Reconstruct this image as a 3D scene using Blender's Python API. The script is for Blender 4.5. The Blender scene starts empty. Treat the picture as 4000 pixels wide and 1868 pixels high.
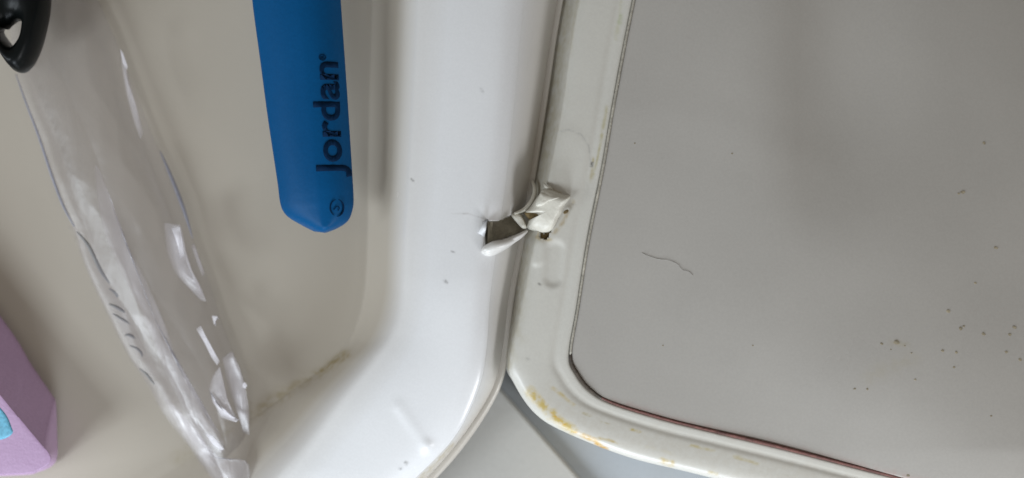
import bpy, bmesh, math, random
import numpy as np
from mathutils import Vector, noise
random.seed(4)
C = bpy.context.scene.collection
sc = bpy.context.scene
# ------------------------------------------------------------------ camera
CAM_H, TH = 0.22, 0.375
cam = bpy.data.cameras.new('camera'); co = bpy.data.objects.new('camera', cam); C.objects.link(co)
co.location = (0, 0, CAM_H); co.rotation_euler = (0, 0, 0)
cam.sensor_width = 36; cam.lens = 18 / TH
cam.clip_start = 0.005; cam.clip_end = 20
cam.dof.use_dof = True; cam.dof.focus_distance = 0.2235; cam.dof.aperture_fstop = 7.0
sc.camera = co
sc.view_settings.view_transform = 'Standard'; sc.view_settings.look = 'None'
sc.view_settings.exposure = 0.0; sc.view_settings.gamma = 1
# ------------------------------------------------------------------ light
w = bpy.data.worlds.new('World'); sc.world = w; w.use_nodes = True
bg = w.node_tree.nodes['Background']
bg.inputs[0].default_value = (1.0, 0.93, 0.84, 1); bg.inputs[1].default_value = 0.26

def lamp(name, loc, target, size, power, col, sy=None):
    l = bpy.data.lights.new(name, 'AREA'); l.energy = power; l.color = col
    l.shape = 'RECTANGLE'; l.size = size; l.size_y = sy or size
    o = bpy.data.objects.new(name, l); C.objects.link(o); o.location = loc
    o.rotation_euler = (Vector(target) - Vector(loc)).to_track_quat('-Z', 'Y').to_euler()
    return o
lamp('window_lamp', (-0.38, -0.15, 0.16), (-0.01, -0.02, 0), 0.18, 0.74, (0.84, 0.92, 1.0))
lamp('key_lamp', (-0.27, -0.20, 0.27), (0.0, -0.03, 0), 0.095, 0.64, (0.84, 0.92, 1.0))  # unseen source at lower left, set to throw the tray and brush shadows
lamp('low_lamp', (-0.03, -0.28, 0.075), (0.0, -0.06, 0), 0.10, 0.60, (0.80, 0.89, 1.0))
lamp('side_lamp', (0.15, -0.155, 0.075), (0.08, -0.03, 0), 0.06, 0.20, (0.95, 0.97, 1.0))

# ------------------------------------------------------------------ helpers
def P(px, py, z=0.0):
    """a point of the place at height z (cm)"""
    zz = z * 0.01; k = TH * (CAM_H - zz) / 2000.0
    return Vector(((px - 2000) * k, -(py - 934) * k, zz))
def cr(p0, p1, p2, p3, t):
    return 0.5*((2*p1)+(-p0+p2)*t+(2*p0-5*p1+4*p2-p3)*t*t+(-p0+3*p1-3*p2+p3)*t**3)
def spline(pts, ns, closed=True):
    pts = [np.array(p, float) for p in pts]; n = len(pts); out = []
    segs = n if closed else n-1
    for i in range(segs):
        if closed: a, b, c, d = pts[i-1], pts[i], pts[(i+1) % n], pts[(i+2) % n]
        else: a, b, c, d = pts[max(i-1, 0)], pts[i], pts[i+1], pts[min(i+2, n-1)]
        m = ns[i] if hasattr(ns, '__len__') else ns
        for k in range(m): out.append(cr(a, b, c, d, k/m))
    if not closed: out.append(pts[-1])
    return np.array(out)
def obj(name, me, mat, parent=None, smooth=True):
    if isinstance(me, bmesh.types.BMesh):
        m = bpy.data.meshes.new(name); me.to_mesh(m); me.free(); me = m
    o = bpy.data.objects.new(name, me); C.objects.link(o)
    if mat is not None: me.materials.append(mat)
    if smooth:
        for p in me.polygons: p.use_smooth = True
    if parent is not None: o.parent = parent
    return o
def mesh(vs, fs, name='m'):
    me = bpy.data.meshes.new(name); me.from_pydata([tuple(v) for v in vs], [], fs); me.update(); return me
def tag(o, label=None, cat=None, group=None, kind=None):
    if label: o['label'] = label
    if cat: o['category'] = cat
    if group: o['group'] = group
    if kind: o['kind'] = kind
    return o
def thing(name, label, cat):
    o = bpy.data.objects.new(name, None); C.objects.link(o); return tag(o, label, cat)
def bake(o):
    """apply the modifiers of o"""
    dg = bpy.context.evaluated_depsgraph_get(); dg.update()
    me = bpy.data.meshes.new_from_object(o.evaluated_get(dg)); o.modifiers.clear(); o.data = me
def punch(o, flat, poly, up=True):
    """tear a hole with the given outline through a dense shell"""
    poly = np.array(poly, float); n = len(poly)
    def inside(x, y):
        r = False
        for i in range(n):
            (x1, y1), (x2, y2) = poly[i-1], poly[i]
            if (y1 > y) != (y2 > y) and x < (x2-x1)*(y-y1)/(y2-y1)+x1: r = not r
        return r
    lo, hi = poly.min(0)-30, poly.max(0)+30
    bm = bmesh.new(); bm.from_mesh(o.data); bm.verts.ensure_lookup_table()
    if sum(f.normal.z*f.calc_area() for f in bm.faces) < 0: bmesh.ops.reverse_faces(bm, faces=bm.faces[:])
    dead = []
    for f in bm.faces:
        c = np.mean([flat[v.index, :2] for v in f.verts], axis=0)
        if (c > lo).all() and (c < hi).all() and flat[f.verts[0].index, 2] > -1.5 and inside(*c): dead.append(f)
    edge = {v for f in dead for v in f.verts}
    bmesh.ops.delete(bm, geom=dead, context='FACES_KEEP_BOUNDARY')
    for v in edge:
        if not v.is_valid or not v.link_faces: continue
        p = flat[v.index, :2]; best = None
        for i in range(n):
            a, b = poly[i-1], poly[i]; d = b-a; t = np.clip(((p-a)@d)/(d@d), 0, 1); q = a+d*t; r = np.hypot(*(q-p))
            if best is None or r < best[0]: best = (r, q)
        z = flat[v.index, 2]
        if best[0] < 14: v.co = P(best[1][0], best[1][1], z)
    bmesh.ops.delete(bm, geom=[v for v in bm.verts if not v.link_faces], context='VERTS')
    bm.to_mesh(o.data); bm.free()
    for p in o.data.polygons: p.use_smooth = True
def seg_dist(p, a, b):
    d = b-a; L = (d*d).sum(); t = np.clip(((p-a)@d)/max(L, 1e-9), 0, 1)
    return np.hypot(*(p-(a+t[:, None]*d)).T), t
def poly_dist(p, line):
    best = np.full(len(p), 1e9)
    for a, b in zip(line[:-1], line[1:]):
        d, _ = seg_dist(p, np.array(a, float), np.array(b, float)); best = np.minimum(best, d)
    return best

# ------------------------------------------------------------------ materials
def nt(m): m.use_nodes = True; return m.node_tree
def plastic(name, col, rough=0.3, var=0.03, stain=False, bump=0.06, spec=0.5, scale=60, coat=0.0, sss=0.0, basin_shade=None):
    m = bpy.data.materials.new(name); t = nt(m); N, L = t.nodes, t.links
    b = N['Principled BSDF']; tc = N.new('ShaderNodeTexCoord')
    n1 = N.new('ShaderNodeTexNoise'); n1.inputs['Scale'].default_value = scale; n1.inputs['Detail'].default_value = 5
    L.new(tc.outputs['Object'], n1.inputs['Vector'])
    r = N.new('ShaderNodeMapRange'); r.inputs['To Min'].default_value = 1-var; r.inputs['To Max'].default_value = 1+var
    r.inputs['From Min'].default_value = .3; r.inputs['From Max'].default_value = .7
    L.new(n1.outputs['Fac'], r.inputs['Value'])
    n2 = N.new('ShaderNodeTexNoise'); n2.inputs['Scale'].default_value = 2600; n2.inputs['Detail'].default_value = 2
    L.new(tc.outputs['Object'], n2.inputs['Vector'])
    r2 = N.new('ShaderNodeMapRange'); r2.inputs['To Min'].default_value = 1-var*.9; r2.inputs['To Max'].default_value = 1+var*.9
    r2.inputs['From Min'].default_value = .3; r2.inputs['From Max'].default_value = .7
    L.new(n2.outputs['Fac'], r2.inputs['Value'])
    mu = N.new('ShaderNodeMath'); mu.operation = 'MULTIPLY'; L.new(r.outputs[0], mu.inputs[0]); L.new(r2.outputs[0], mu.inputs[1])
    sc_ = N.new('ShaderNodeVectorMath'); sc_.operation = 'SCALE'; sc_.inputs[0].default_value = col[:3]
    L.new(mu.outputs[0], sc_.inputs['Scale'])
    out = sc_.outputs[0]
    rr = N.new('ShaderNodeMapRange'); rr.inputs['To Min'].default_value = rough*.85; rr.inputs['To Max'].default_value = rough*1.2
    L.new(n1.outputs['Fac'], rr.inputs['Value']); L.new(rr.outputs[0], b.inputs['Roughness'])
    if basin_shade:
        ad = N.new('ShaderNodeAttribute'); ad.attribute_name = 'basin_shade'
        md = N.new('ShaderNodeMix'); md.data_type = 'RGBA'; md.inputs[7].default_value = (*basin_shade, 1)
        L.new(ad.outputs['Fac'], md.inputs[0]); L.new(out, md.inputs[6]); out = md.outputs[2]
    if stain:
        at = N.new('ShaderNodeAttribute'); at.attribute_name = 'stain'
        n3 = N.new('ShaderNodeTexNoise'); n3.inputs['Scale'].default_value = 900; n3.inputs['Detail'].default_value = 4
        L.new(tc.outputs['Object'], n3.inputs['Vector'])
        r3 = N.new('ShaderNodeMapRange'); r3.inputs['From Min'].default_value = .35; r3.inputs['From Max'].default_value = .62
        r3.inputs['To Min'].default_value = .25; r3.inputs['To Max'].default_value = 1.2
        L.new(n3.outputs['Fac'], r3.inputs['Value'])
        m2 = N.new('ShaderNodeMath'); m2.operation = 'MULTIPLY'; m2.use_clamp = True
        L.new(at.outputs['Alpha'], m2.inputs[0]); L.new(r3.outputs[0], m2.inputs[1])
        mx = N.new('ShaderNodeMix'); mx.data_type = 'RGBA'
        L.new(m2.outputs[0], mx.inputs[0]); L.new(out, mx.inputs[6]); L.new(at.outputs['Color'], mx.inputs[7])
        out = mx.outputs[2]
    L.new(out, b.inputs['Base Color'])
    b.inputs['Specular IOR Level'].default_value = spec
    b.inputs['Coat Weight'].default_value = coat; b.inputs['Coat Roughness'].default_value = .08
    if sss:
        b.inputs['Subsurface Weight'].default_value = sss; b.inputs['Subsurface Radius'].default_value = (.003, .0025, .002)
    if bump:
        bp = N.new('ShaderNodeBump'); bp.inputs['Strength'].default_value = bump; bp.inputs['Distance'].default_value = .0004
        n4 = N.new('ShaderNodeTexNoise'); n4.inputs['Scale'].default_value = 1100; n4.inputs['Detail'].default_value = 3
        L.new(tc.outputs['Object'], n4.inputs['Vector']); L.new(n4.outputs['Fac'], bp.inputs['Height'])
        L.new(bp.outputs[0], b.inputs['Normal'])
    return m
M_tray = plastic('glossy_white_plastic', (.71, .71, .71), .25, .018, True, .03, basin_shade=(.49, .445, .375))
M_tray_plain = plastic('torn_white_plastic', (.62, .605, .575), .27, .018, False, .05)
M_lid_plain = plastic('torn_cream_plastic', (.58, .55, .47), .5, .05, False, .2)
M_lid = plastic('cream_white_plastic', (.55, .535, .485), .34, .025, True, .05)
M_panel = plastic('greyed_white_panel', (.39, .372, .342), .28, .03, True, .025, .5)
M_frag = plastic('broken_plastic', (.60, .575, .50), .42, .05, False, .25)
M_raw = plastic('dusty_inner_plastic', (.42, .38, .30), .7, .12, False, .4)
M_grime = plastic('brown_grime', (.17, .12, .05), .8, .25, False, .6)
M_blue = plastic('blue_handle_plastic', (.001, .066, .19), .42, .05, False, .08, .1)
M_ink = plastic('engraved_blue', (.002, .014, .042), .7, .05, False, .1, .05)
M_black = plastic('black_gloss_plastic', (.004, .005, .005), .3, .1, False, .05, .12)
M_lilac = plastic('lilac_card', (.45, .30, .46), .5, .06, False, .15)
M_turq = plastic('turquoise_print', (.14, .42, .58), .5, .2, False, .1, scale=300)
M_speck = plastic('brown_dirt_speck', (.25, .215, .15), .9, .3, False, .3)
M_hair = plastic('dark_hair', (.31, .29, .26), .5, .1, False, 0)
M_sheet = plastic('off_white_board', (.44, .43, .40), .55, .03, False, .1)
M_counter = plastic('blue_grey_worktop', (.37, .395, .415), .5, .05, False, .1)

def film(name, haze, tint=(.93, .93, .95), fade=False):
    m = bpy.data.materials.new(name); t = nt(m); N, L = t.nodes, t.links
    N.remove(N['Principled BSDF']); out = N['Material Output']
    tr = N.new('ShaderNodeBsdfTransparent'); tr.inputs[0].default_value = (*tint, 1)
    gl = N.new('ShaderNodeBsdfGlossy'); gl.inputs['Roughness'].default_value = .27
    df = N.new('ShaderNodeBsdfDiffuse'); df.inputs[0].default_value = (.80, .77, .80, 1)
    lw = N.new('ShaderNodeLayerWeight'); lw.inputs[0].default_value = .22
    r = N.new('ShaderNodeMapRange'); r.inputs['To Min'].default_value = .05; r.inputs['To Max'].default_value = .40
    L.new(lw.outputs['Fresnel'], r.inputs['Value'])
    tc = N.new('ShaderNodeTexCoord'); n = N.new('ShaderNodeTexNoise'); n.inputs['Scale'].default_value = 260; n.inputs['Detail'].default_value = 3
    L.new(tc.outputs['Object'], n.inputs['Vector'])
    bp = N.new('ShaderNodeBump'); bp.inputs['Strength'].default_value = .18; bp.inputs['Distance'].default_value = .0008
    L.new(n.outputs['Fac'], bp.inputs['Height']); L.new(bp.outputs[0], gl.inputs['Normal'])
    m1 = N.new('ShaderNodeMixShader'); m1.inputs[0].default_value = haze
    L.new(tr.outputs[0], m1.inputs[1]); L.new(df.outputs[0], m1.inputs[2])
    if fade:
        at = N.new('ShaderNodeAttribute'); at.attribute_name = 'fade'; m1b = N.new('ShaderNodeMath'); m1b.operation = 'MULTIPLY'; m1b.inputs[1].default_value = haze; L.new(at.outputs['Fac'], m1b.inputs[0]); L.new(m1b.outputs[0], m1.inputs[0])
        m1c = N.new('ShaderNodeMath'); m1c.operation = 'MULTIPLY'; L.new(at.outputs['Fac'], m1c.inputs[0]); L.new(r.outputs[0], m1c.inputs[1]); r = m1c
    m2 = N.new('ShaderNodeMixShader'); L.new(r.outputs[0], m2.inputs[0]); L.new(m1.outputs[0], m2.inputs[1]); L.new(gl.outputs[0], m2.inputs[2])
    L.new(m2.outputs[0], out.inputs[0]); return m
M_film = film('clear_film', .035, (.975, .97, .975))
M_film2 = film('clouded_film', .13, (.96, .955, .965))

# ------------------------------------------------------------------ lofted shells
def loft(rings, ring_sub, ns, disp=None, zlow=None):
    """rings: list of (control points in px, z cm).  Returns grid of px, z and the mesh arrays"""
    sm = [np.column_stack([spline(r, ns), np.full(1, z).repeat(sum(ns))]) for r, z in rings]
    prof = []
    n = len(sm)
    for i in range(n-1):
        a, b, c, d = sm[max(i-1, 0)], sm[i], sm[i+1], sm[min(i+2, n-1)]
        m = ring_sub[i]
        for k in range(m): prof.append(cr(a, b, c, d, k/m))
    prof.append(sm[-1])
    G = np.array(prof)                      # rows, cols, 3 (px,py,z)
    R, K = G.shape[:2]
    flat = G.reshape(-1, 3).copy()
    global Z0; Z0 = flat[:, 2].copy()
    if disp is not None: flat[:, 2] += disp(flat[:, :2])*(1 if zlow is None else np.clip((flat[:, 2]-zlow)/1.2, 0, 1))
    vs = [P(*v) for v in flat]
    fs = [(r*K+k, r*K+(k+1) % K, (r+1)*K+(k+1) % K, (r+1)*K+k) for r in range(R-1) for k in range(K)]
    return flat, vs, fs, K, R
def lerp_ring(a, b, t): return [tuple(np.array(p)*(1-t)+np.array(q)*t) for p, q in zip(a, b)]
def paint(me, flat, strokes, vmap=None):
    """dirt with a shape of its own: colour and cover per vertex"""
    p = flat[:, :2]; n = len(p); col = np.zeros((n, 3)); al = np.zeros(n)
    nz = np.array([noise.noise(Vector((x*.02, y*.02, 3.1))) for x, y in p])
    for line, wd, c, s in strokes:
        d = poly_dist(p, line)*(1+.5*nz)
        a = s*np.exp(-(d/wd)**2)
        rep = (a > al)[:, None]; col = np.where(rep, np.array(c), col); al = np.maximum(al, a)
    at = me.attributes.new('stain', 'FLOAT_COLOR', 'POINT')
    at.data.foreach_set('color', np.column_stack([col, al]).astype(np.float32).ravel())
def nseg(pts, inside=7, outside=60):
    out = []
    for i in range(len(pts)):
        a = np.array(pts[i], float); b = np.array(pts[(i+1) % len(pts)], float)
        vis = any(-150 < (a+(b-a)*t)[0] < 4150 and -150 < (a+(b-a)*t)[1] < 2020 for t in (0, .25, .5, .75, 1))
        near = vis and min(a[1], b[1]) < 960 and max(a[1], b[1]) > 700 and max(a[0], b[0]) < 2400 and min(a[0], b[0]) > 1800
        out.append(max(2, int(np.hypot(*(b-a))/((4 if near else inside) if vis else outside))))
    return out

# ------------------------------------------------------------------ the surface below
def slab(name, poly, z0, z1, mat, bev=0.0):
    bm = bmesh.new()
    top = [bm.verts.new(P(x, y, z1)) for x, y in poly]
    bot = [bm.verts.new((v.co.x, v.co.y, z0*.01)) for v in top]
    bm.faces.new(top); bm.faces.new(bot[::-1])
    for i in range(len(top)):
        j = (i+1) % len(top); bm.faces.new((top[j], top[i], bot[i], bot[j]))
    bmesh.ops.recalc_face_normals(bm, faces=bm.faces)
    if bev: bmesh.ops.bevel(bm, geom=[e for e in bm.edges], offset=bev*.01, segments=2, affect='EDGES')
    return obj(name, bm, mat, None, False)
cnt = slab('worktop', [(-4000, -3000), (8000, -3000), (8000, 5000), (-4000, 5000)], -4.0, -3.0, M_counter); tag(cnt, kind='structure')
sh = slab('white_board', [(1740, 1280), (1935, 1498), (2262, 1868), (2900, 2600), (1200, 3000), (300, 2300)], -2.99, -2.75, M_sheet, .04)
tag(sh, 'flat off-white board on the worktop, showing below the gap between tray and lid', 'board')

# ------------------------------------------------------------------ tray
top_y = -900
floor_r = [(1500, top_y), (1450, -300), (1432, 200), (1422, 600), (1420, 900), (1405, 1150), (1345, 1335), (1240, 1440), (1120, 1525), (980, 1615), (600, 1850), (100, 2130), (-700, 2450), (-1300, 2000), (-1500, 800), (-1300, -600), (-700, -1100), (700, -1150)]
inner_r = [(1720, top_y-100), (1665, -300), (1640, 200), (1618, 600), (1596, 900), (1582, 1150), (1540, 1290), (1465, 1400), (1341, 1555), (1160, 1800), (850, 2150), (300, 2500), (-900, 2800), (-1650, 2300), (-1850, 800), (-1600, -800), (-900, -1400), (800, -1400)]
outer_r = [(2085, top_y-350), (2062, -300), (2022, 200), (1984, 600), (1946, 900), (1912, 1150), (1898, 1350), (1868, 1510), (1776, 1700), (1605, 1880), (1250, 2200), (500, 2700), (-1050, 3050), (-1950, 2500), (-2150, 800), (-1900, -900), (-1000, -1700), (850, -1750)]
wall_r = [(2260, top_y-500), (2222, -300), (2154, 200), (2092, 600), (2045, 890), (1996, 1150), (1970, 1370), (1930, 1520), (1815, 1700), (1668, 1876), (1320, 2230), (560, 2780), (-1100, 3150), (-2050, 2600), (-2250, 800), (-2000, -980), (-1050, -1800), (950, -1900)]
ctr = (-500, 800)
cen = [ctr]*len(floor_r)
ns = nseg(outer_r, 9)
rings = [(lerp_ring(cen, floor_r, .02), -2.02), (lerp_ring(cen, floor_r, .5), -2.02), (lerp_ring(cen, floor_r, .9), -2.01),
         (floor_r, -1.97)]
def herm(t, z0, z1, m0, m1): return (2*t**3-3*t*t+1)*z0+(t**3-2*t*t+t)*m0+(-2*t**3+3*t*t)*z1+(t**3-t*t)*m1
subs = [4, 12, 14]
for i in range(1, 10):
    t = i/10; rings.append((lerp_ring(floor_r, inner_r, t), herm(t, -1.97, -.33, 0, .34))); subs.append(5)
for i in range(0, 12):
    t = i/12; rings.append((lerp_ring(inner_r, outer_r, t), -.33*(1-t/.78)**1.6 if t < .78 else -.11*((t-.78)/.22)**2)); subs.append(5 if i else 4)
rings += [(outer_r, -.115), (lerp_ring(outer_r, wall_r, .16), -.235), (lerp_ring(outer_r, wall_r, .96), -.84), (wall_r, -.90)]
subs += [5, 6, 10, 3]
def tray_disp(p):
    x, y = p[:, 0], p[:, 1]
    d = poly_dist(p, [(1560, 1590), (1668, 1745)])
    n = np.array([noise.noise(Vector((a*.0022, b*.0022, 1.7))) for a, b in p])
    # the rim edge droops a little towards the broken slot
    sag = .05*np.exp(-((x-1975)/75)**2-((y-850)/35)**2)
    return .010*np.exp(-(d/24)**2)+.03*np.exp(-((x-1668)**2+(y-1742)**2)/24**2)+.018*n-sag-.55*np.clip((y-1080)/900, 0, 3)**1.6
flat, vs, fs, K, R = loft(rings, subs, ns, tray_disp, -1.97)
tray = thing('open_tray', 'large glossy white moulded plastic tray with rounded corner and torn slot in its rim', 'tray')
me = mesh(vs, fs+[tuple(range(K))[::-1]])
du = me.attributes.new('basin_shade', 'FLOAT', 'POINT')  # shade of the basin painted into the colour, fading out at the rim
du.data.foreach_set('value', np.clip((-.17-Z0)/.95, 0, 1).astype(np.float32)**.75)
paint(me, flat, [
    ([(1350, 1390), (1295, 1423), (1240, 1460)], 18, (.32, .25, .11), .8),
    ([(1240, 1460), (1140, 1515), (1060, 1570), (1000, 1612)], 24, (.34, .28, .17), .6),
    ([(1000, 1605), (900, 1670), (700, 1790)], 30, (.34, .29, .18), .3),
    ([(1770, 1735), (1700, 1812), (1640, 1868)], 9, (.36, .28, .12), .5),
    ([(1765, 835), (1830, 835), (1900, 858)], 3, (.35, .32, .29), .4),
    ([(1740, 1096), (1746, 1104)], 5, (.10, .09, .08), .9),
    ([(1606, 700), (1613, 706)], 4, (.10, .09, .08), .9),
    ([(1766, 983), (1774, 986)], 3.5, (.10, .09, .08), .8),
    ([(1583, 1808), (1590, 1812)], 5, (.12, .11, .10), .8),
    ([(1562, 1826), (1568, 1830)], 4, (.12, .11, .10), .6),
    ([(1880, 352), (1890, 360)], 4, (.2, .2, .2), .5)])
slot = [(1899, 856), (1915, 863), (1938, 865), (1965, 858), (1992, 842), (2012, 832), (2030, 826), (2062, 806), (2105, 800), (2100, 860), (2068, 892), (2040, 915), (2000, 932), (1960, 946), (1925, 955), (1893, 978), (1893, 920)]
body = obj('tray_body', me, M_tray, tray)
punch(body, flat, slot)
so = body.modifiers.new('s', 'SOLIDIFY'); so.thickness = .0013; so.offset = -1
bake(body)
def blob(name, poly, zb, zt, mat, parent, rings=9, power=2.2, rough=.03, freq=.02, sub=4, tilt=(0, 0), center=None, seed=0.):
    """a lump with an outline of its own, bulging from zb to zt"""
    o = spline(poly, sub); c = np.array(center) if center is not None else o.mean(0)
    vs, fs = [], []; n = len(o)
    for r in range(rings+1):
        f = 1-r/rings; h = (1-f**power)
        for q in o:
            p = c+(q-c)*f
            z = zb+(zt-zb)*(h**.5 if h > 0 else 0)
            z += rough*noise.noise(Vector((p[0]*freq, p[1]*freq, seed)))*(1 if r else .3)
            z += ((p[0]-c[0])*tilt[0]+(p[1]-c[1])*tilt[1])
            vs.append(P(p[0], p[1], z))
    for r in range(rings):
        for k in range(n): fs.append((r*n+k, (r+1)*n+k, (r+1)*n+(k+1) % n, r*n+(k+1) % n))
    # underside
    base = len(vs)
    for q in o: p = c+(q-c)*.96; vs.append(P(p[0], p[1], zb-.12))
    for k in range(n): fs.append((k, (k+1) % n, base+(k+1) % n, base+k))
    fs.append(tuple(base+k for k in range(n)))
    ob = obj(name, mesh(vs, fs), mat, parent)
    bm = bmesh.new(); bm.from_mesh(ob.data); bmesh.ops.remove_doubles(bm, verts=bm.verts, dist=1e-6)
    bmesh.ops.recalc_face_normals(bm, faces=bm.faces); bm.to_mesh(ob.data); bm.free()
    for p in ob.data.polygons: p.use_smooth = True
    return ob
def tube(name, pts, rad, mat, parent, sub=5, seg=8, flat=1.0):
    """pts: (px,py,z) ; rad in cm, single or list"""
    s = spline(pts, sub, False); n = len(s)
    rads = rad if hasattr(rad, '__len__') else [rad]*len(pts)
    rs = np.interp(np.linspace(0, 1, n), np.linspace(0, 1, len(rads)), rads)
    q = [P(*v) for v in s]; vs, fs = [], []
    for i in range(n):
        t = (q[min(i+1, n-1)]-q[max(i-1, 0)]).normalized(); a = t.cross(Vector((0, 0, 1))).normalized(); b = a.cross(t)
        for k in range(seg):
            an = 2*math.pi*k/seg; vs.append(q[i]+(a*math.cos(an)+b*math.sin(an)*flat)*rs[i]*.01)
    for i in range(n-1):
        for k in range(seg): fs.append((i*seg+k, i*seg+(k+1) % seg, (i+1)*seg+(k+1) % seg, (i+1)*seg+k))
    fs.append(tuple(range(seg))[::-1]); fs.append(tuple((n-1)*seg+k for k in range(seg)))
    ob = obj(name, mesh(vs, fs), mat, parent); 
    return ob
# the pocket that shows through the torn slot
bm = bmesh.new()
def quad(a, b, c, d): bm.faces.new([bm.verts.new(v) for v in (a, b, c, d)])
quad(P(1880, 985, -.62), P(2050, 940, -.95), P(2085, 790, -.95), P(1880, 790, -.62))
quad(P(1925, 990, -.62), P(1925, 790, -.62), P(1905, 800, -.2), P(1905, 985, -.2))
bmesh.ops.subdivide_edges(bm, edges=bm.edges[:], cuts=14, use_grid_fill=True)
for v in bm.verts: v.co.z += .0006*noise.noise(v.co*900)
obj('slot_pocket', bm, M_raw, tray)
tube('torn_lip', [(1884, 984, -.05), (1900, 975, .03), (1930, 962, .05), (1965, 953, .02), (2000, 938, -.05), (2030, 922, -.13), (2058, 903, -.25)], [.03, .075, .085, .07, .055, .045, .02], M_tray_plain, tray, 6, 12)
blob('torn_lip', [(1886, 992), (1892, 976), (1925, 952), (1960, 944), (2000, 928), (2040, 905), (2060, 903), (2040, 928), (2010, 950), (1975, 975), (1930, 998), (1900, 1002)], -.14, .05, M_tray_plain, tray, tilt=(-.0012, 0), power=3, seed=3.)
blob('slot_fragment', [(1996, 840), (2012, 828), (2030, 832), (2052, 862), (2058, 890), (2040, 892), (2020, 872)], -.55, -.42, M_lid_plain, tray, power=5, seed=5.)

# ------------------------------------------------------------------ lid
lout = [(2440, -900), (2318, -300), (2232, 120), (2188, 420), (2140, 665), (2081, 940), (2030, 1200), (1988, 1410), (2010, 1500), (2089, 1613), (2204, 1686), (2449, 1783), (2700, 1846), (3000, 1920), (3600, 2060), (4400, 2240), (4850, 2150), (5000, 1700), (5000, 0), (4850, -1000), (4300, -1400), (2900, -1350)]
lsea = [(2660, -850), (2540, -300), (2452, 120), (2396, 420), (2354, 665), (2299, 940), (2258, 1200), (2229, 1385), (2258, 1465), (2310, 1526), (2395, 1574), (2594, 1635), (2800, 1686), (3050, 1746), (3620, 1890), (4380, 2050), (4640, 1960), (4750, 1650), (4750, 0), (4600, -850), (4150, -1150), (3000, -1100)]
lns = nseg(lout, 7)
def mask_box(p, line, wd): return np.exp(-(poly_dist(p, line)/wd)**4)
def lid_disp(p):
    # moulded tongue above the hinge, shallow sunk mark below it, warped flange
    tongue = mask_box(p, [(2215, 575), (2180, 760)], 78)
    low = mask_box(p, [(2170, 975), (2160, 1085)], 34)
    pit = mask_box(p, [(2190, 770), (2165, 860)], 60)
    n = np.array([noise.noise(Vector((a*.003, b*.003, 5.2))) for a, b in p])
    return .010*tongue-.03*low+.012*n+.02*mask_box(p, [(2100, 960), (2095, 1010)], 30)
flg = [(x-110, y) if 0 <= i <= 6 else (x, y) for i, (x, y) in enumerate(lout)]
flg[6] = (1965, 1200); flg[7] = (1970, 1410)
lr = [(lerp_ring(flg, lsea, .10), -2.95), (lerp_ring(flg, lsea, .05), -1.35), (lerp_ring(flg, lsea, .0), -1.12), (lerp_ring(lout, flg, .35), -.82), (lout, -.50), (lerp_ring(lout, lsea, .07), -.38), (lerp_ring(lout, lsea, .25), -.33),
      (lerp_ring(lout, lsea, .60), -.33), (lerp_ring(lout, lsea, .74), -.352), (lerp_ring(lout, lsea, .84), -.342), (lerp_ring(lout, lsea, .93), -.340), (lerp_ring(lout, lsea, .975), -.365), (lerp_ring(lout, lsea, .985), -.385), (lerp_ring(lout, lsea, 1.03), -.43)]
lsub = [2, 3, 5, 5, 5, 8, 12, 8, 6, 6, 5, 3, 3]
flat, vs, fs, K, R = loft(lr, lsub, lns, lid_disp)
lid = thing('hinged_lid', 'cream white plastic lid lying open, grey inset panel with rust-brown line round its seam', 'lid')
me = mesh(vs, fs)
Y, YB, RB = (.42, .30, .08), (.50, .30, .04), (.16, .055, .045)
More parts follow.
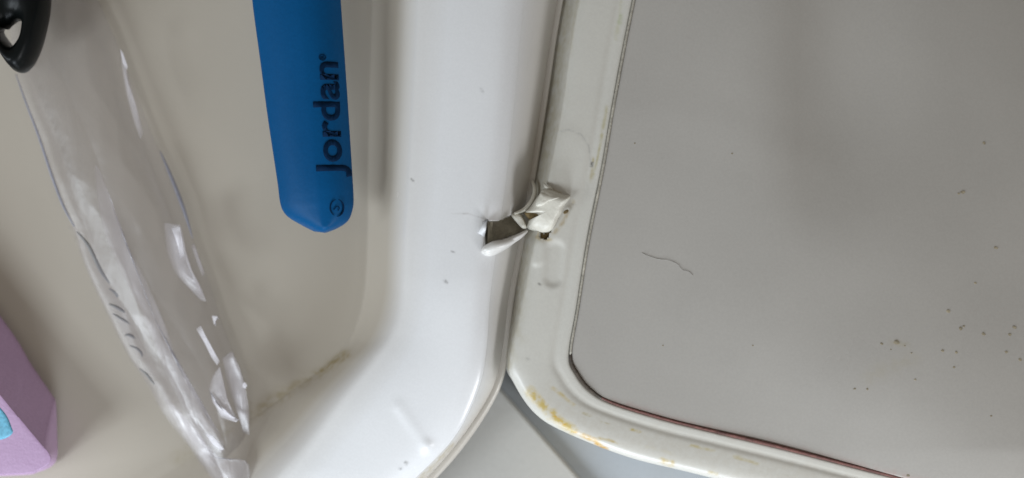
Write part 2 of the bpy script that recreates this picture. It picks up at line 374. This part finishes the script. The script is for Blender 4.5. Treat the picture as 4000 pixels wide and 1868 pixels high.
lid_str = [
    ([(2150, 1560), (2300, 1650), (2600, 1735), (3000, 1830), (3500, 1950)], 75, (.47, .43, .36), .3),
    ([(2075, 1535), (2130, 1590), (2180, 1640), (2240, 1680)], 18, (.46, .35, .12), 1.),
    ([(2150, 1612), (2200, 1655), (2225, 1670)], 14, YB, 1.),
    ([(2240, 1685), (2330, 1722), (2345, 1742)], 9, YB, .9), ([(2330, 1735), (2350, 1748), (2370, 1756)], 9, (.50, .27, .03), 1.),
    ([(2340, 1712), (2380, 1720), (2412, 1732)], 5, (.40, .30, .12), .8),
    ([(2160, 1515), (2215, 1560), (2240, 1580)], 9, (.47, .38, .19), .8),
    ([(2280, 1614), (2302, 1624)], 7, (.36, .30, .15), .7), ([(2350, 1648), (2375, 1656)], 5, (.36, .30, .15), .6),
    ([(2470, 1680), (2500, 1688)], 7, (.42, .33, .12), 1.), ([(2585, 1795), (2625, 1812)], 11, (.45, .32, .08), .8),
    ([(2700, 1740), (2790, 1762)], 7, (.44, .37, .19), .7), ([(2870, 1785), (2960, 1812)], 8, (.44, .37, .19), .7),
    ([(2770, 1845), (2800, 1852)], 7, (.40, .30, .10), .6), ([(2500, 1735), (2640, 1775)], 18, (.50, .45, .33), .3),
    ([(2430, 0), (2405, 150)], 7, (.40, .38, .22), .35), ([(2423, 60), (2419, 90)], 9, (.33, .36, .18), .6),
    ([(2370, 420), (2345, 560), (2330, 640), (2312, 700)], 6, (.38, .34, .18), .65), ([(2318, 618), (2308, 710)], 6, (.36, .30, .14), .6),
    ([(2314, 636), (2312, 650)], 6.5, (.05, .045, .04), 1.),
    ([(2255, 0), (2225, 190)], 10, (.40, .36, .24), .4), ([(2220, -100), (2165, 330), (2110, 700), (2040, 1000), (2000, 1250), (1975, 1400)], 38, (.40, .36, .25), .55), ([(1990, 1330), (1985, 1440)], 9, (.45, .40, .25), .45),
    ([(2220, 812), (2232, 800), (2214, 830)], 10, (.20, .17, .12), .85), ([(2238, 790), (2200, 870), (2160, 915)], 7, (.35, .27, .14), .6),
    ([(2095, 925), (2120, 940), (2150, 935)], 7, (.42, .34, .18), .7), ([(2128, 735), (2155, 738), (2190, 755)], 5, (.40, .33, .2), .5),
    ([(2165, 525), (2215, 505), (2270, 525), (2300, 570), (2308, 640)], 3.5, (.33, .33, .31), .42),
    ([(2104, 1108), (2110, 1112)], 4, (.2, .19, .17), .7), ([(2057, 1400), (2066, 1405)], 5, (.25, .25, .22), .5)]
# the line of dirt in the seam
sea = [tuple(p) for p in lsea]
paint(me, flat, lid_str + [(sea[:7], 7, (.30, .27, .22), .45), (sea[7:11], 8, (.20, .16, .12), .4), (sea[10:15], 10, (.34, .2, .17), .5)])
frame = obj('lid_frame', me, M_lid, lid); frame_px = flat.copy()
# panel
pin = lerp_ring(lout, lsea, 1.012); pc = [(3300, 700)]*len(pin)
g = lambda p, cx, cy, sx, sy, an=0: np.exp(-((((p[:, 0]-cx)*math.cos(an)+(p[:, 1]-cy)*math.sin(an))/sx)**2)-(((-(p[:, 0]-cx)*math.sin(an)+(p[:, 1]-cy)*math.cos(an))/sy)**2))
def panel_disp(p):
    # waves, hollow and fall shaped in to imitate the panel's soft reflections
    x, y = p[:, 0], p[:, 1]
    z = np.zeros(len(x))
    z -= .42/(1+np.exp(-(x-3130)/75.))*np.clip(1-(x-3130)/900, 0, 1)*np.exp(-(np.clip(y, 0, 9e9)/760)**4)*(x > 2700)
    z += .03*g(p, 3620, 300, 200, 500, .2)
    z -= .95*np.clip((x-2850)/1300, 0, 2)**2*np.clip(1.1-y/1600, 0, 1.6)
    z += .09*g(p, 3750, 1420, 420, 300, .5)
    z += .10*g(p, 3700, 1750, 900, 260, .55)
    z += .005*np.exp(-(poly_dist(p, [(2420, 440), (2600, 425), (2800, 470), (3000, 570), (3250, 650)])/80)**2)
    return z
pr = [(lerp_ring(lout, lsea, 1.006), -.40), (lerp_ring(lout, lsea, 1.02), -.375), (lerp_ring(lout, lsea, 1.05), -.35)]
inner0 = lerp_ring(lout, lsea, 1.05)
for t in (.15, .3, .45, .6, .75, .9, .985): pr.append((lerp_ring(inner0, pc, t), -.35))
flat, vs, fs, K, R = loft(pr, [3, 3]+[10]*6+[3], lns, panel_disp)
me = mesh(vs, fs+[tuple((R-1)*K+k for k in range(K))])
paint(me, flat, [(sea[10:15], 16, (.36, .22, .20), .4), (sea[:8], 6, (.25, .24, .22), .5),
                 ([(3480, 1340), (3540, 1342)], 10, (.33, .28, .16), .4), ([(3560, 1400), (3500, 1420), (3400, 1475)], 30, (.37, .34, .27), .35)])
panel = obj('inset_panel', me, M_panel, lid)
# dirt specks, far too small to pick apart
bm = bmesh.new()
spots = [(3504, 1340, 14), (3444, 1343, 7), (3703, 1217, 9), (3752, 1284, 10), (3765, 1276, 6), (3841, 1306, 9), (3890, 969, 9), (3810, 1106, 8), (3961, 1280, 9), (3943, 1308, 8),
         (3681, 1371, 7), (3735, 1377, 8), (3726, 1435, 6), (3575, 1484, 6), (3339, 1519, 6), (3388, 1521, 6), (3930, 1377, 8), (3985, 1407, 9), (3548, 1857, 8), (3872, 1625, 6), (3760, 752, 10), (3745, 757, 6),
         (3843, 560, 8), (2480, 560, 4), (2590, 1350, 4), (2940, 1350, 4), (3535, 1352, 4), (3560, 1380, 5), (2860, 600, 4), (3480, 1366, 4)]
for x, y, r in spots:
    for j in range(2 if r > 8 else 1):
        xx, yy = x+random.uniform(-r, r)*.4*j, y+random.uniform(-r, r)*.4*j
        n = 8; zz = -.35+float(panel_disp(np.array([[xx, yy]]))[0]); c = bm.verts.new(P(xx, yy, zz+.008)); rg = []
        for k in range(n):
            a = 2*math.pi*k/n; rr = r*random.uniform(.6, 1.1)*(.7 if j else .85); rg.append(bm.verts.new(P(xx+rr*1.2*math.cos(a), yy+rr*math.sin(a), zz+.001)))
        for k in range(n): bm.faces.new((c, rg[(k+1) % n], rg[k]))
o = obj('dirt_specks', bm, M_speck, lid); tag(o, kind='stuff')

# recess and broken knuckle of the hinge
cres = [(2180, 800), (2180, 832), (2172, 862), (2160, 885), (2146, 918), (2134, 938), (2108, 930), (2100, 915), (2110, 850), (2130, 810), (2170, 790)]
punch(frame, frame_px, cres)
so = frame.modifiers.new('s', 'SOLIDIFY'); so.thickness = .0012; so.offset = -1
bake(frame)
blob('hinge_recess', [(2260, 790), (2250, 850), (2200, 905), (2150, 955), (2100, 945), (2090, 900), (2110, 780), (2180, 745)], -.60, -.50, M_raw, lid, power=6, seed=8.)
blob('hinge_grime', [(2100, 905), (2150, 890), (2180, 880), (2175, 905), (2150, 934), (2120, 942), (2098, 930)], -.48, -.44, M_grime, lid, power=5, seed=18.)
blob('hinge_grime', [(2192, 824), (2206, 812), (2226, 808), (2224, 826), (2210, 838), (2196, 840)], -.36, -.325, M_grime, lid, power=3, seed=19.)
kn = [(2108, 758), (2118, 742), (2140, 736), (2168, 746), (2200, 758), (2228, 764), (2222, 782), (2206, 802), (2196, 830), (2180, 858), (2168, 886), (2150, 908), (2120, 914), (2100, 908),
      (2085, 902), (2066, 896), (2058, 884), (2064, 862), (2084, 857), (2098, 849), (2100, 840), (2090, 834), (2070, 832), (2052, 828), (2072, 808), (2084, 790), (2096, 772)]
blob('hinge_knuckle', kn, -.42, -.13, M_frag, lid, rings=14, power=5, rough=.018, freq=.015, sub=5, tilt=(.0004, -.0008), center=(2150, 820), seed=2.)
blob('hinge_knuckle', [(2104, 768), (2118, 752), (2190, 764), (2200, 772), (2150, 790), (2120, 806), (2094, 808), (2092, 790)], -.2, -.09, M_frag, lid, power=3, rough=.03, seed=6.)
blob('slot_grime', [(2048, 832), (2070, 822), (2098, 826), (2112, 838), (2104, 856), (2086, 860), (2068, 858)], -.5, -.40, M_grime, lid, power=5, seed=9.)
tube('torn_tab', [(2078, 705, -.75), (2088, 735, -.62), (2086, 765, -.55), (2070, 795, -.5), (2045, 820, -.48), (2010, 834, -.42)], [.02, .035, .04, .04, .035, .02], M_lid_plain, tray, 5, 10)
tube('torn_tab', [(2126, 718, -.40), (2134, 730, -.30), (2150, 736, -.3), (2160, 748, -.32)], [.015, .03, .03, .015], M_frag, lid, 5, 8)

hz = -.350
def on_panel(x, y, dz): return (x, y, -.35+float(panel_disp(np.array([[float(x), float(y)]]))[0])+dz)
h = tube('hair_strand', [on_panel(*q) for q in [(2508, 988, .004), (2530, 1000, .010), (2570, 1012, .007), (2610, 1018, .012), (2645, 1032, .009), (2665, 1055, .012), (2690, 1062, .009), (2706, 1076, .004)]], .0036, M_hair, None, 6, 5)
M_seam = plastic('rust_brown_seam_dirt', (.13, .055, .045), .8, .3, False, .4, scale=400)
M_seam_dark = plastic('dark_brown_seam_dirt', (.055, .042, .03), .8, .25, False, .4, scale=400)
M_seam_grey = plastic('grey_seam_dirt', (.36, .335, .28), .8, .2, False, .3, scale=400)
sl = spline(sea, 8)
def bead(i0, i1, rads, mat, off=0.):
    tube('seam_grime', [(x, y, -.350+.03*min(1, max(0, (x-2700)/500))) for x, y in sl[i0:i1:2]], rads, mat, lid, 2, 7)
bead(0, 57, [.018, .02, .022, .02, .018], M_seam_grey)
bead(55, 78, [.014, .034, .036, .034, .018], M_seam_dark)
bead(74, 98, [.016, .022, .026, .024, .028], M_seam)
bead(96, 122, [.028, .034, .028, .036, .026], M_seam)
tag(h, 'short fine dark hair lying curled on the grey lid panel', 'hair')

# ------------------------------------------------------------------ blue toothbrush handle
brush = thing('toothbrush', 'blue plastic toothbrush handle with engraved lettering, blunt end pointing down in the tray', 'toothbrush')
Lft = [(905, -700), (955, -300), (985, 0), (1016, 233), (1047, 466), (1082, 699), (1094, 790), (1108, 828), (1135, 855), (1195, 889), (1228, 905)]
Rgt = [(1290, -700), (1312, -300), (1331, 0), (1350, 272), (1363, 466), (1377, 690), (1381, 765), (1379, 812), (1360, 862), (1318, 892), (1272, 910)]
Lc = spline(Lft, 16, False); Rc = spline(Rgt, 16, False)
vs, fs = [], []; NV = 36; n = len(Lc)
prof = []
for j in range(NV+1):
    v = j/NV
    ridge = .52
    f = (v/ridge) if v < ridge else (1-v)/(1-ridge)
    z = .34*(1-(1-min(1, f*1.0))**2.6) - (.03 if v < ridge else 0)*math.sin(math.pi*min(1, f))
    prof.append((v, z))
zmid = -.86
for i in range(n):
    wfac = min(1, np.hypot(*(Rc[i]-Lc[i]))/250)
    endf = min(1, (n-1-i)/22.0); endf = math.sqrt(max(0, 1-(1-endf)**2))
    zz = zmid+.25*(1-i/n)
    for v, z in prof:
        p = Lc[i]*(1-v)+Rc[i]*v; vs.append(P(p[0], p[1], zz+z*(.25+.75*endf)))
W = NV+1
for i in range(n-1):
    for j in range(NV): fs.append((i*W+j, (i+1)*W+j, (i+1)*W+j+1, i*W+j+1))
base = len(vs)
for i in range(n):
    zz = zmid+.25*(1-i/n)
    for v, z in prof:
        p = Lc[i]*(1-v)+Rc[i]*v; q = P(p[0], p[1], zz); vs.append(Vector((q.x, q.y, (zz-z*.9-.001)*.01)))
for i in range(n-1):
    for j in range(NV): fs.append((base+i*W+j, base+i*W+j+1, base+(i+1)*W+j+1, base+(i+1)*W+j))
for i in range(n-1):
    fs.append((i*W, base+i*W, base+(i+1)*W, (i+1)*W)); fs.append((i*W+NV, (i+1)*W+NV, base+(i+1)*W+NV, base+i*W+NV))
for j in range(NV):
    fs.append((j, j+1, base+j+1, base+j)); e = (n-1)*W; fs.append((e+j, base+e+j, base+e+j+1, e+j+1))
handle = obj('handle', mesh(vs, fs), M_blue, brush)
bm = bmesh.new(); bm.from_mesh(handle.data); bmesh.ops.remove_doubles(bm, verts=bm.verts, dist=1e-7); bmesh.ops.recalc_face_normals(bm, faces=bm.faces); bm.to_mesh(handle.data); bm.free()
from mathutils.bvhtree import BVHTree
def surf(o):
    me = o.data; t = BVHTree.FromPolygons([v.co.copy() for v in me.vertices], [tuple(p.vertices) for p in me.polygons])
    def f(x, y):
        h = t.ray_cast(Vector((x, y, .1)), Vector((0, 0, -1))); return h[0].z if h[0] else None
    return f
hs = surf(handle)
def engraved(name, txt, px0, py0, px1, py1, height_px, parent, mat, depth=.0009, bold=.0):
    """lettering that follows the surface; runs from (px0,py0) to (px1,py1)"""
    cu = bpy.data.curves.new(name, 'FONT'); cu.body = txt; cu.size = 1; cu.extrude = 0; cu.offset = bold; cu.resolution_u = 4
    tmp = bpy.data.objects.new(name, cu); C.objects.link(tmp)
    dg = bpy.context.evaluated_depsgraph_get(); dg.update(); me = bpy.data.meshes.new_from_object(tmp.evaluated_get(dg)); bpy.data.objects.remove(tmp)
    bm = bmesh.new(); bm.from_mesh(me)
    xs = [v.co.x for v in bm.verts]; x0, x1 = min(xs), max(xs)
    zsurf = -.75
    a, b = P(px0, py0, zsurf), P(px1, py1, zsurf); u = (b-a); L = u.length; u.normalize(); vdir = Vector((-u.y, u.x, 0))
    k = TH*(CAM_H-zsurf*.01)/2000*height_px/.73
    bmesh.ops.subdivide_edges(bm, edges=[e for e in bm.edges if e.calc_length() > .15], cuts=2)
    bmesh.ops.triangulate(bm, faces=bm.faces)
    ext = bmesh.ops.extrude_face_region(bm, geom=bm.faces[:]); top = {v for v in ext['geom'] if isinstance(v, bmesh.types.BMVert)}
    for v in bm.verts:
        q = a+u*((v.co.x-x0)/(x1-x0)*L)+vdir*(v.co.y*k); z = hs(q.x, q.y) or a.z
        v.co = Vector((q.x, q.y, z+(.0001 if v in top else -depth)))
    bmesh.ops.recalc_face_normals(bm, faces=bm.faces)
    return bm
# sunk lettering: the letters are cut in 0.3 mm deep and floored with dark blue
for (txt, args, bold) in (('Jordan', (1343, 694, 1324, 250, 98), .022),):
    bm = engraved('t', txt, *args, None, None, .00022, bold)
    obj('lettering', bm, M_ink, brush, False)
bm = engraved('t', '®', 1286, 246, 1282, 222, 26, None, None, .00022, 0.0)
obj('trade_mark_sign', bm, M_ink, brush, False)
def on_handle(x, y, dz=0.):
    q = P(x, y, -.75); z = hs(q.x, q.y); return (x, y, (z if z else q.z)*100+dz)
ring = [on_handle(1315+27*math.cos(a), 812+34*math.sin(a), 0.0) for a in np.linspace(-1.3, 1.5, 12)]
tube('end_mark', ring, [.004, .014, .014, .004], M_ink, brush, 3, 6)
ring = [on_handle(1315+25*math.cos(a), 812+32*math.sin(a), -.003) for a in np.linspace(1.9, 4.6, 12)]
tube('end_mark', ring, [.003, .010, .010, .003], M_ink, brush, 3, 6)
tube('end_mark', [on_handle(1303, 822), on_handle(1316, 806), on_handle(1326, 812), on_handle(1320, 824)], .007, M_ink, brush, 3, 6)
# rest of the brush, beyond the frame: neck, head and bristles
hx = [(1100, -700, -.62), (1090, -1200, -.5), (1085, -1700, -.4), (1080, -2200, -.35)]
tube('neck', hx, [.62, .32, .25, .28], M_blue, brush, 8, 16, .6)
tube('head', [(1080, -2180, -.35), (1078, -2400, -.32), (1076, -2750, -.3)], [.3, .6, .35], M_blue, brush, 8, 16, .4)

# ------------------------------------------------------------------ black loop handle
def angres(poly, c, n=72):
    s = spline(poly, 14); a = np.arctan2(s[:, 1]-c[1], s[:, 0]-c[0]); r = np.hypot(*(s-np.array(c)).T); o = np.argsort(a)
    th = np.linspace(-math.pi, math.pi, n, endpoint=False)
    return np.column_stack([c[0]+np.interp(th, a[o], r[o], period=2*math.pi)*np.cos(th), c[1]+np.interp(th, a[o], r[o], period=2*math.pi)*np.sin(th)])
c = (42, 140)
outl = angres([(192, -60), (188, 30), (172, 110), (150, 190), (122, 252), (98, 280), (80, 286), (60, 276), (28, 232), (2, 180), (-30, 120), (-60, 20), (-70, -150), (0, -330), (110, -330), (175, -200)], c)
inl = angres([(72, 82), (92, 90), (96, 112), (88, 152), (66, 178), (50, 180), (30, 165), (8, 142), (-8, 118), (8, 110), (26, 116), (42, 108), (56, 92)], c)
n = len(outl); vs, fs = [], []; S = 16
for s in range(S):
    th = math.pi*2*s/S; f = .5-.5*math.cos(th); z = .42*math.sin(th)
    for k in range(n):
        p = inl[k]*(1-f)+outl[k]*f; q = P(p[0], p[1], -.95); vs.append(Vector((q.x, q.y, (-.95+z)*.01)))
for s in range(S):
    for k in range(n): fs.append((s*n+k, s*n+(k+1) % n, ((s+1) % S)*n+(k+1) % n, ((s+1) % S)*n+k))
bl = thing('black_loop_handle', 'glossy black plastic loop handle with small eye, over the top of the clear packet', 'handle')
o = obj('loop', mesh(vs, fs), M_black, bl)
bm = bmesh.new(); bm.from_mesh(o.data); bmesh.ops.recalc_face_normals(bm, faces=bm.faces); bm.to_mesh(o.data); bm.free()
tube('shank', [(30, -260, -.95), (20, -600, -.9), (0, -1000, -.8)], [.45, .35, .3], M_black, bl, 6, 14)

# ------------------------------------------------------------------ lilac box
lb = thing('lilac_box', 'small lilac pink box with turquoise print, in the lower left of the tray', 'box')
bot = [(-900, 60), (-500, 590), (0, 1245), (120, 1430), (198, 1545), (216, 1580), (221, 1700), (222, 1775), (205, 1815), (150, 1842), (60, 1856), (-400, 1862), (-900, 1800), (-1200, 1300), (-1200, 500)]
top = [(-900, 420), (-500, 920), (0, 1548), (70, 1632), (150, 1728), (172, 1752), (182, 1768), (186, 1782), (176, 1800), (140, 1822), (60, 1838), (-400, 1845), (-880, 1780), (-1150, 1280), (-1150, 600)]
mid = lerp_ring(bot, top, .5)
vs, fs = [], []
rl = [(lerp_ring(bot, [(-300, 1300)]*15, .04), -1.93), (bot, -1.85), (lerp_ring(bot, top, .04), -1.7), (lerp_ring(bot, top, .90), -.86), (lerp_ring(bot, top, .97), -.79), (lerp_ring(top, [(-300, 1350)]*15, .05), -.77), (lerp_ring(top, [(-300, 1350)]*15, .9), -.77)]
flat, vs, fs, K, R = loft(rl, [2, 3, 10, 5, 4, 8], [10]*15)
me = mesh(vs, fs+[tuple((R-1)*K+k for k in range(K)), tuple(range(K))[::-1]])
o = obj('carton', me, M_lilac, lb)
bm = bmesh.new(); bm.from_mesh(o.data); bmesh.ops.recalc_face_normals(bm, faces=bm.faces); bm.to_mesh(o.data); bm.free()
blob('printed_patch', [(-160, 1500), (-60, 1530), (0, 1592), (28, 1628), (46, 1672), (50, 1690), (34, 1706), (0, 1718), (-80, 1720), (-170, 1680)], -.768, -.755, M_turq, lb, power=8, rough=0.)

# ------------------------------------------------------------------ clear crumpled packet
pk = thing('clear_packet', 'crumpled clear plastic packet with ribbed seal, lying across the tray beside the blue handle', 'packet')
PL = [(-60, -350), (20, 0), (60, 250), (100, 400), (165, 560), (225, 740), (285, 890), (340, 1060), (420, 1230), (500, 1390), (575, 1500), (640, 1620), (730, 1735), (795, 1830), (850, 1905), (930, 2080)]
PR = [(250, -350), (385, 0), (455, 160), (520, 330), (585, 500), (645, 640), (700, 780), (760, 950), (820, 1110), (868, 1260), (918, 1390), (955, 1500), (968, 1640), (978, 1770), (975, 1890), (985, 2080)]
def sheet(name, A, B, zf, mat, parent, nu=14, nv=110, v0=0, v1=1, u0=0., u1=1.):
    a, b = spline(A, nu, False), spline(B, nu, False); n = len(a); i0, i1 = int(u0*(n-1)), int(u1*(n-1)); vs = []; m = 0
    for i in range(i0, i1+1):
        u = i/(n-1); m += 1
        for j in range(nv+1):
            v = v0+(v1-v0)*j/nv; p = a[i]*(1-v)+b[i]*v
            vs.append(P(p[0], p[1], zf(u, v)))
    W = nv+1
    fs = [(i*W+j, (i+1)*W+j, (i+1)*W+j+1, i*W+j+1) for i in range(m-1) for j in range(nv)]
    return obj(name, mesh(vs, fs), mat, parent)
def tri(x): x = x % 1; return 2*x if x < .5 else 2-2*x
def crease(u, v, s):
    q = Vector((u*5.5, v*2.1, s)); a = noise.noise(q); b = noise.noise(q*2.3+Vector((3, 1, 0)))
    return (1-abs(a)*2.2)*.5+(1-abs(b)*2)*.22
def z_low(u, v):
    env = math.sin(math.pi*min(1, max(0, v)))**.6
    return -1.9+.12*env+.10*env*crease(u, v, 1.)
def z_top(u, v):
    e = max(0, math.sin(math.pi*v))**.55; w_ = v+.10*math.sin(u*6)+.03*math.sin(u*17)
    f = .09*tri(w_*1.6+.2)+.05*tri(v*1.3+u*2.1)+.16*math.exp(-((v-.88)/.05)**2)*math.exp(-((u-.38)/.11)**2)
    return -1.72+e*(.42+f+.15*crease(u*.7, v*.6, 7.)*(.3+.6*u)) - .1*(1-e)
sheet('back_film', PL, PR, z_low, M_film, pk)
sheet('front_film', PL, PR, z_top, M_film, pk, nv=130)
# folds of the film, whitened where bright facets are painted in
def fold(name, poly, z, tilt, mat, sub=3, rough=.05, az=0.):
    o = spline(poly, sub); c = o.mean(0); vs, fs, fd = [], [], []; n = len(o); Rn = 12
    for r in range(Rn+1):
        f = 1-r/Rn
        for q in o:
            p = c+(q-c)*f; d = p-c
            zz = z+(d[0]*math.cos(az)+d[1]*math.sin(az))*tilt+rough*(noise.noise(Vector((p[0]*.016, p[1]*.008, z*7)))+.3*abs(noise.noise(Vector((p[0]*.03, p[1]*.02, z*3)))))
            vs.append(P(p[0], p[1], zz)); side = .5+.5*(d[0]-.4*d[1])/(abs(d[0])+abs(d[1])+1e-6); fd.append(min(1, (1-f)*1.6+side**2*.9))
    for r in range(Rn):
        for k in range(n): fs.append((r*n+k, (r+1)*n+k, (r+1)*n+(k+1) % n, r*n+(k+1) % n))
    me = mesh(vs, fs); at = me.attributes.new('fade', 'FLOAT', 'POINT'); at.data.foreach_set('value', np.array(fd, np.float32))
    o = obj(name, me, mat, pk)
    so = o.modifiers.new('s', 'SOLIDIFY'); so.thickness = .00006; bake(o)
M_haze = film('milky_film', .24, (.985, .98, .985), True); M_glint = film('film_glint_white', .6, (.98, .98, .98), True); M_soft = film('soft_film_fold', .16, (.985, .98, .985), True)  # whitish copies of the film: glints put into the colour
fold('film_fold', [(370, 660), (400, 690), (470, 900), (560, 1080), (640, 1260), (720, 1480), (800, 1620), (880, 1740), (820, 1780), (740, 1640), (650, 1460), (560, 1240), (470, 1060), (400, 880)], -1.2, -.0003, M_soft)
fold('film_fold', [(640, 872), (704, 878), (716, 930), (728, 990), (752, 1060), (784, 1120), (806, 1178), (786, 1176), (740, 1130), (700, 1090), (672, 1050), (650, 980)], -1.08, .0022, M_haze, rough=.12, sub=1)
fold('film_fold', [(668, 890), (702, 884), (712, 940), (720, 1000), (704, 1012), (690, 960)], -1.0, .002, M_glint, rough=.1, sub=1)
fold('film_fold', [(765, 1284), (784, 1272), (802, 1308), (830, 1360), (858, 1412), (848, 1428), (826, 1400), (796, 1340)], -1.02, .003, M_glint, 1, .02)
fold('film_fold', [(858, 1430), (872, 1490), (888, 1560), (912, 1610), (934, 1644), (900, 1640), (860, 1612), (826, 1560), (814, 1520), (830, 1470)], -1.05, .0015, M_haze, 1, .06)
fold('film_fold', [(818, 1524), (836, 1560), (870, 1592), (902, 1622), (932, 1640), (922, 1650), (888, 1640), (862, 1632), (846, 1600), (828, 1570)], -.98, .003, M_glint, 1, .05)
fold('film_fold', [(868, 1400), (906, 1372), (938, 1440), (958, 1510), (972, 1600), (974, 1700), (950, 1690), (920, 1600), (892, 1510)], -1.12, .001, M_haze, 1, .08)
fold('film_fold', [(796, 1690), (830, 1700), (876, 1756), (862, 1762), (826, 1736)], -1.05, .003, M_glint, 1, .02)
fold('film_fold', [(470, 200), (486, 230), (505, 330), (535, 420), (560, 520), (548, 545), (520, 470), (492, 370), (478, 280)], -1.15, .0012, M_haze, 1, .04)
fold('film_fold', [(468, 190), (480, 205), (500, 262), (494, 275), (478, 250)], -1.08, .002, M_glint, 1, .02)
fold('film_fold', [(745, 960), (758, 950), (778, 1010), (800, 1070), (790, 1080), (768, 1030)], -1.2, .002, M_haze, 1, .03)
fold('film_fold', [(826, 1232), (850, 1236), (852, 1246), (838, 1250), (844, 1276), (834, 1268)], -1.15, .002, M_glint, 1, .02)
fold('film_fold', [(945, 1500), (956, 1492), (966, 1506), (958, 1520), (946, 1514)], -1.0, .002, M_glint, 1, .02)
fold('film_fold', [(640, 1560), (700, 1600), (780, 1700), (860, 1790), (960, 1800), (975, 1880), (960, 2000), (900, 1990), (800, 1830), (720, 1710)], -1.25, .0004, M_soft, 3, .06)
# ribbed seal on the left edge
SL = [(262, 880), (300, 960), (345, 1065), (395, 1160), (440, 1240), (495, 1330), (545, 1410), (600, 1500)]
SR = [(300, 890), (350, 960), (400, 1065), (455, 1160), (505, 1240), (550, 1330), (585, 1410), (610, 1505)]
def z_rib(u, v): return -1.55+.002*math.sin(u*2*math.pi*11-v*3)
sheet('seal_strip', SL, SR, z_rib, M_film, pk, nu=24, nv=12)
# ------------------------------------------------------------------ grey ribs of the seal and bluish film edges
M_rib = plastic('grey_rib_film', (.24, .235, .23), .6, .1, False, .1, .1)  # grey strokes of the embossed seal pattern
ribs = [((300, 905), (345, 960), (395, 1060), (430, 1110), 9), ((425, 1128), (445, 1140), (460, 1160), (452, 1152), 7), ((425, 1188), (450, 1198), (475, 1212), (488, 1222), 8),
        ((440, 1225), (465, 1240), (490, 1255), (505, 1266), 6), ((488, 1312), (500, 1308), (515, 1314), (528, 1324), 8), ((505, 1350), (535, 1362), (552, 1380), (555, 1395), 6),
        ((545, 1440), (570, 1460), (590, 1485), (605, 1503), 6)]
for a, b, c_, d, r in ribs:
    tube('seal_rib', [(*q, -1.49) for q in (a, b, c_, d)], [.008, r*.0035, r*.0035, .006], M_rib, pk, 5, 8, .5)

M_edge = plastic('bluish_film_edge', (.30, .30, .35), .3, .1, False, .1)
tube('film_edge', [(62, 290, -1.8), (95, 385, -1.75), (150, 530, -1.72), (200, 680, -1.72), (245, 800, -1.72), (290, 885, -1.72)], [.008, .014, .02, .024, .022, .012], M_edge, pk, 6, 8, .5)
tube('film_edge', [(625, 590, -1.75), (660, 670, -1.72), (700, 770, -1.72), (728, 850, -1.72), (752, 930, -1.75)], [.006, .028, .036, .028, .006], M_edge, pk, 6, 8, .5)
